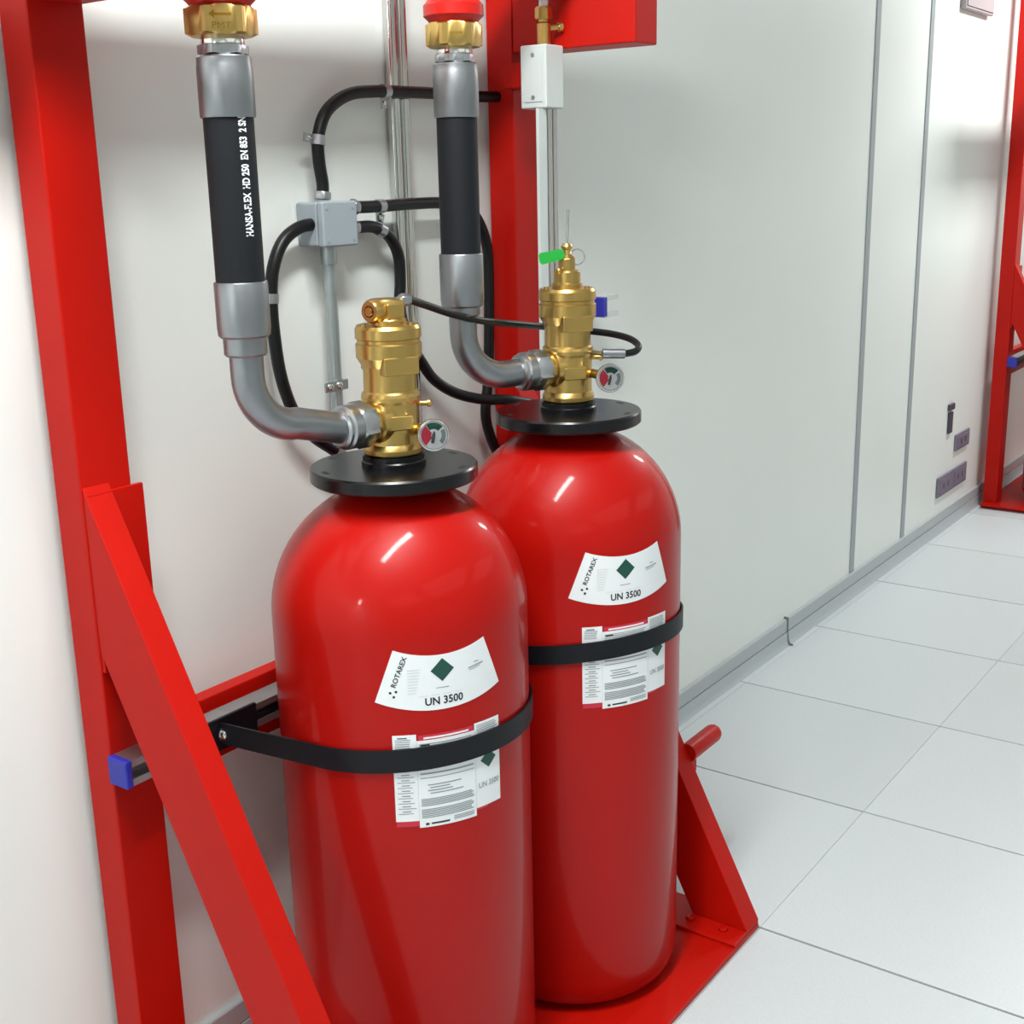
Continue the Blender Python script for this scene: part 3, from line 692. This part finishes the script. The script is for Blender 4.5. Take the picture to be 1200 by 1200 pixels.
# ------------------------------------------------------------------ wall services
bx = (1.588, 1.672, 1.525, WY, 1.415, 1.489)
t = empty('junction_box', (1.63, WY, 1.415), 'small grey junction box on the wall joining the black cables', 'junction box')
obj('box_body', nbox(bx[0], bx[1], bx[2]+0.016, bx[3]-0.0005, bx[4], bx[5]), 'boxgrey', t, smooth=0, bevel=0.004)
cv = obj('box_cover', nbox(bx[0]-0.001, bx[1]+0.001, bx[2], bx[2]+0.0155, bx[4]-0.001, bx[5]+0.001), 'boxgrey', t, smooth=0, bevel=0.004)
for sx in (bx[0]+0.010, bx[1]-0.010):
    for sz in (bx[4]+0.010, bx[5]-0.010): obj('screw', cylm((sx, bx[2]+0.001, sz), (sx, bx[2]-0.0012, sz), 0.0035, 12), 'boxgrey', cv)
CY = 1.556
def pl_y(pxs, y): return [aty(u, v, y) for u, v in pxs]
def cable(pxs, label, clips=(), r=0.0108, y=CY, head=None, tail=None, gl=None):
    pts = ([Vector(head)] if head else []) + pl_y(pxs, y) + [Vector(q) for q in (tail or [])]
    t = empty('flexible_conduit', tuple(pts[0]), label, 'cable', None)
    path = smooth_path(pts, 7)
    obj('sheath', sweep(path, r, 16), 'cable', t, smooth=60)
    if gl:
        a, b = path[0], path[2]; d = (b-a).normalized()
        obj('gland', hexnut(a-d*0.004, d, r+0.004, 0.013), 'steel', t)
    for cu, cvv in clips:
        q = aty(cu, cvv, y); i = min(range(1, len(path)-1), key=lambda k: (path[k]-q).length); d = (path[i+1]-path[i-1]).normalized(); c = path[i]
        cl = obj('clip', lathe([(r-0.001, -0.008), (r+0.0016, -0.008), (r+0.0016, 0.008), (r-0.001, 0.008)], place(c, d), 24), 'steel', t)
        sd = Vector((d.z, 0, -d.x)).normalized(); sd = sd if sd.x < 0 or sd.z > 0.5 else -sd
        sd = -sd if abs(d.x) > 0.7 else sd
        e = c + sd*(r+0.009)
        x, yv, z = frame_from(Vector((0, -1, 0)), d)
        obj('clip_tab', box(bmesh.new(), -0.007, 0.007, -0.010, 0.010, -0.001, 0.001, place(Vector((e.x, c.y+0.004, e.z)), (0, -1, 0), d)), 'steel', cl, smooth=0)
        obj('clip_screw', lathe([(0, 0), (0.005, 0), (0.004, 0.003), (0, 0.004)], place(Vector((e.x, c.y+0.003, e.z)), (0, -1, 0)), 12), 'chrome', cl)
    return t
cable([(378, 231), (378, 215), (374, 190), (373, 160), (383, 130), (408, 111), (440, 107), (480, 108), (520, 110), (560, 113)], 'black flexible conduit arching up from the grey box to the second red post', [(374, 166), (452, 109)], tail=[(2.13, 1.548, 1.678)], gl=True)
cable([(413, 243), (440, 242), (480, 239), (520, 238), (548, 245), (562, 262), (571, 292), (573, 340), (573, 400), (572, 445), (569, 485), (576, 515), (590, 545)], 'black flexible conduit leading from the grey box behind the plain hose', [(444, 242)], gl=True)
cable([(413, 267), (437, 266), (456, 277), (467, 300), (469, 330), (469, 365), (480, 400), (495, 426), (510, 446)], 'black flexible conduit dropping from the grey box behind the brass valve', [(447, 269)], gl=True, tail=[aty(535, 461, 1.540), aty(566, 468, 1.515), aty(598, 469, 1.490), aty(640, 476, 1.480)])
cable([(372, 262), (350, 267), (331, 284), (320, 315), (318, 350), (321, 390), (329, 440), (344, 482), (366, 510), (392, 528)], 'black flexible conduit curving down from the grey box past the steel elbow', [(319, 350)], gl=True)
# rigid conduit under the box
cx_ = aty(386, 300, 1.56).x; zt_ = bx[4]+0.002
t = empty('rigid_conduit', (cx_, 1.562, 1.0), 'galvanised steel conduit tube running down from the grey box', 'conduit')
obj('tube', cylm((cx_, 1.562, 0.95), (cx_, 1.562, zt_-0.002), 0.0112, 24), 'galv', t)
obj('coupling', cylm((cx_, 1.562, zt_-0.035), (cx_, 1.562, zt_-0.002), 0.0138, 24, ch=0.001), 'galv', t)
zc_ = aty(388, 452, 1.56).z
cl = obj('pipe_clamp', lathe([(0.0105, -0.009), (0.0135, -0.009), (0.0135, 0.009), (0.0105, 0.009)], place((cx_, 1.562, zc_), (0, 0, 1)), 24), 'galv', t)
obj('clamp_ear', nbox(cx_-0.040, cx_+0.018, 1.5485, 1.5525, zc_-0.009, zc_+0.009), 'galv', cl, smooth=0, bevel=0.001)
for dx_ in (-0.029, -0.006): obj('clamp_screw', lathe([(0, 0), (0.0065, 0), (0.006, 0.004), (0.003, 0.005), (0, 0.004)], place((cx_+dx_, 1.5485, zc_), (0, -1, 0)), 16), 'chrome', cl)
# polished pipes
for i, (x, lb) in enumerate(((1.842, 'polished steel riser pipe on the wall, the one nearer the grey box'), (1.869, 'polished steel riser pipe on the wall, the one nearer the second red post'))):
    t = empty('riser_pipe', (x, 1.577, 0.6), lb, 'pipe')
    obj('tube', cylm((x, 1.577, 0.72), (x, 1.577, 2.5), 0.0118, 24), 'chrome', t)
    for z in (0.9, 2.2): obj('wall_clip', nbox(x-0.0128, x+0.0128, 1.563, WY-0.0005, z-0.006, z+0.006), 'galv', t, smooth=0)

# light grey box and tubes in front of the second post
q0 = aty(610, 52, 1.49); q1 = aty(640, 50, 1.43)
gx0, gx1, gy0, gy1 = 2.064, 2.124, 1.390, 1.449
t = empty('control_housing', (2.09, 1.42, 0.02), 'light grey narrow housing with thin tubes beside the second red post', 'housing')
obj('housing_box', nbox(gx0, gx1, gy0, gy1, 1.648, 1.762), 'lightgrey', t, smooth=0, bevel=0.003)
cs = obj('cover_strip', nbox(gx0-0.0015, gx0, gy0+0.008, gy1-0.008, 1.66, 1.752), 'lightgrey', t, smooth=0)
for z in (1.668, 1.744): obj('cover_screw', cylm((gx0-0.001, 1.419, z), (gx0-0.003, 1.419, z), 0.004, 12), 'galv', cs)
obj('wall_bracket', nbox(2.085, 2.150, gy1, PF-0.001, 1.69, 1.735), 'frame_red', t, smooth=0)
obj('flat_bar', nbox(2.052, 2.079, 1.400, 1.407, 0.0135, 1.6475), 'lightgrey', t, smooth=0, bevel=0.001)
for x in (2.092, 2.111): obj('thin_tube', cylm((x, 1.405, 0.0135), (x, 1.405, 1.6475), 0.0068, 14), 'chrome', t)
ft = empty('brass_fitting', (2.093, 1.415, 1.7625), 'small brass bleed fitting on top of the light grey housing', 'fitting')
fx, fy = 2.091, 1.412
obj('fitting_body', lathe([(0, 1.7625), (0.013, 1.7625), (0.013, 1.800), (0.010, 1.803), (0.010, 1.812), (0, 1.812)], Matrix.Translation((fx, fy, 0)), 24), 'brass', ft)
obj('hex_nut', hexnut((fx, fy, 1.808), (0, 0, 1), 0.0165, 0.022), 'brass', ft)
obj('side_spigot', cylm((fx, fy, 1.792), (fx+0.026, fy-0.018, 1.795), 0.0055, 14), 'brass', ft)
obj('spigot_knob', cylm((fx+0.024, fy-0.0166, 1.795), (fx+0.030, fy-0.021, 1.796), 0.009, 14), 'brass', ft)
obj('white_sleeve', cylm((fx, fy, 1.829), (fx, fy, 1.843), 0.009, 16), 'white', ft)
obj('red_cap', cylm((fx, fy, 1.842), (fx, fy, 1.875), 0.0155, 20), 'valve_red', ft)

# short strut bracket with a blue cap on the wall behind the second valve
q = aty(699, 360, 1.50); q2 = aty(708, 360, 1.50)
t = empty('strut_bracket', (q2.x+0.03, WY, q.z-0.02), 'short galvanised strut stub with blue end cap behind the tagged valve', 'bracket')
obj('channel', strut_bm(q.x+0.012, q.x+0.070, 1.485, WY-0.0005, q.z-0.024, q.z+0.024), 'lightgrey', t, smooth=0)
tag(obj('end_cap', nbox(q.x, q.x+0.018, 1.482, 1.52, q.z-0.0215, q.z+0.0215), 'blue', t, smooth=0, bevel=0.002), 'blue plastic cap')

# outlets on the far part of the wall
def outlet(x0, x1, z0, z1, n, label):
    t = empty('wall_outlet', ((x0+x1)/2, WY, z0), label, 'outlet')
    obj('plate', nbox(x0, x1, WY-0.010, WY-0.0003, z0, z1), 'socket', t, smooth=0, bevel=0.002)
    wd = (x1-x0)/n
    for i in range(n):
        cxx = x0+wd*(i+0.5)
        obj('socket_insert', nbox(cxx-wd*0.40, cxx+wd*0.40, WY-0.0125, WY-0.0100, z0+0.012, z1-0.012), 'socket', t, smooth=0)
        for d in (-0.15, 0.15): obj('socket_hole', nbox(cxx+wd*d-0.008, cxx+wd*d+0.008, WY-0.0128, WY-0.0124, (z0+z1)/2-0.012, (z0+z1)/2+0.012), 'socket_dark', t, smooth=0)
outlet(5.295, 5.70, 0.160, 0.247, 2, 'wide grey double outlet plate low on the wall beside the distant rack')
outlet(5.512, 5.71, 0.325, 0.398, 1, 'single grey outlet plate above the wide outlet plate')
t = empty('cable_holder', (5.425, WY, 0.42), 'small slim dark holder on the wall above the outlet plates', 'holder')
obj('holder_body', nbox(5.395, 5.445, WY-0.010, WY-0.0003, 0.423, 0.515), 'socket_dark', t, smooth=0, bevel=0.003)
obj('holder_head', nbox(5.385, 5.45, WY-0.014, WY-0.0003, 0.525, 0.552), 'socket_dark', t, smooth=0, bevel=0.003)
t = empty('wall_shade', (5.38, WY, 2.112), 'mauve grey slab in place of shade high on the wall before the distant rack', 'painted shade')  # shade on the wall, put in as a thin mauve slab
M['mauve'] = mat('mauve_shade_colour', srgb(160, 148, 150), 0.5)
obj('shade_slab', nbox(5.20, 5.57, WY-0.024, WY-0.0003, 2.115, 2.40), 'mauve', t, smooth=0, bevel=0.004)
obj('shade_face', nbox(5.21, 5.56, WY-0.028, WY-0.0245, 2.125, 2.39), 'mauve', t, smooth=0, bevel=0.002)
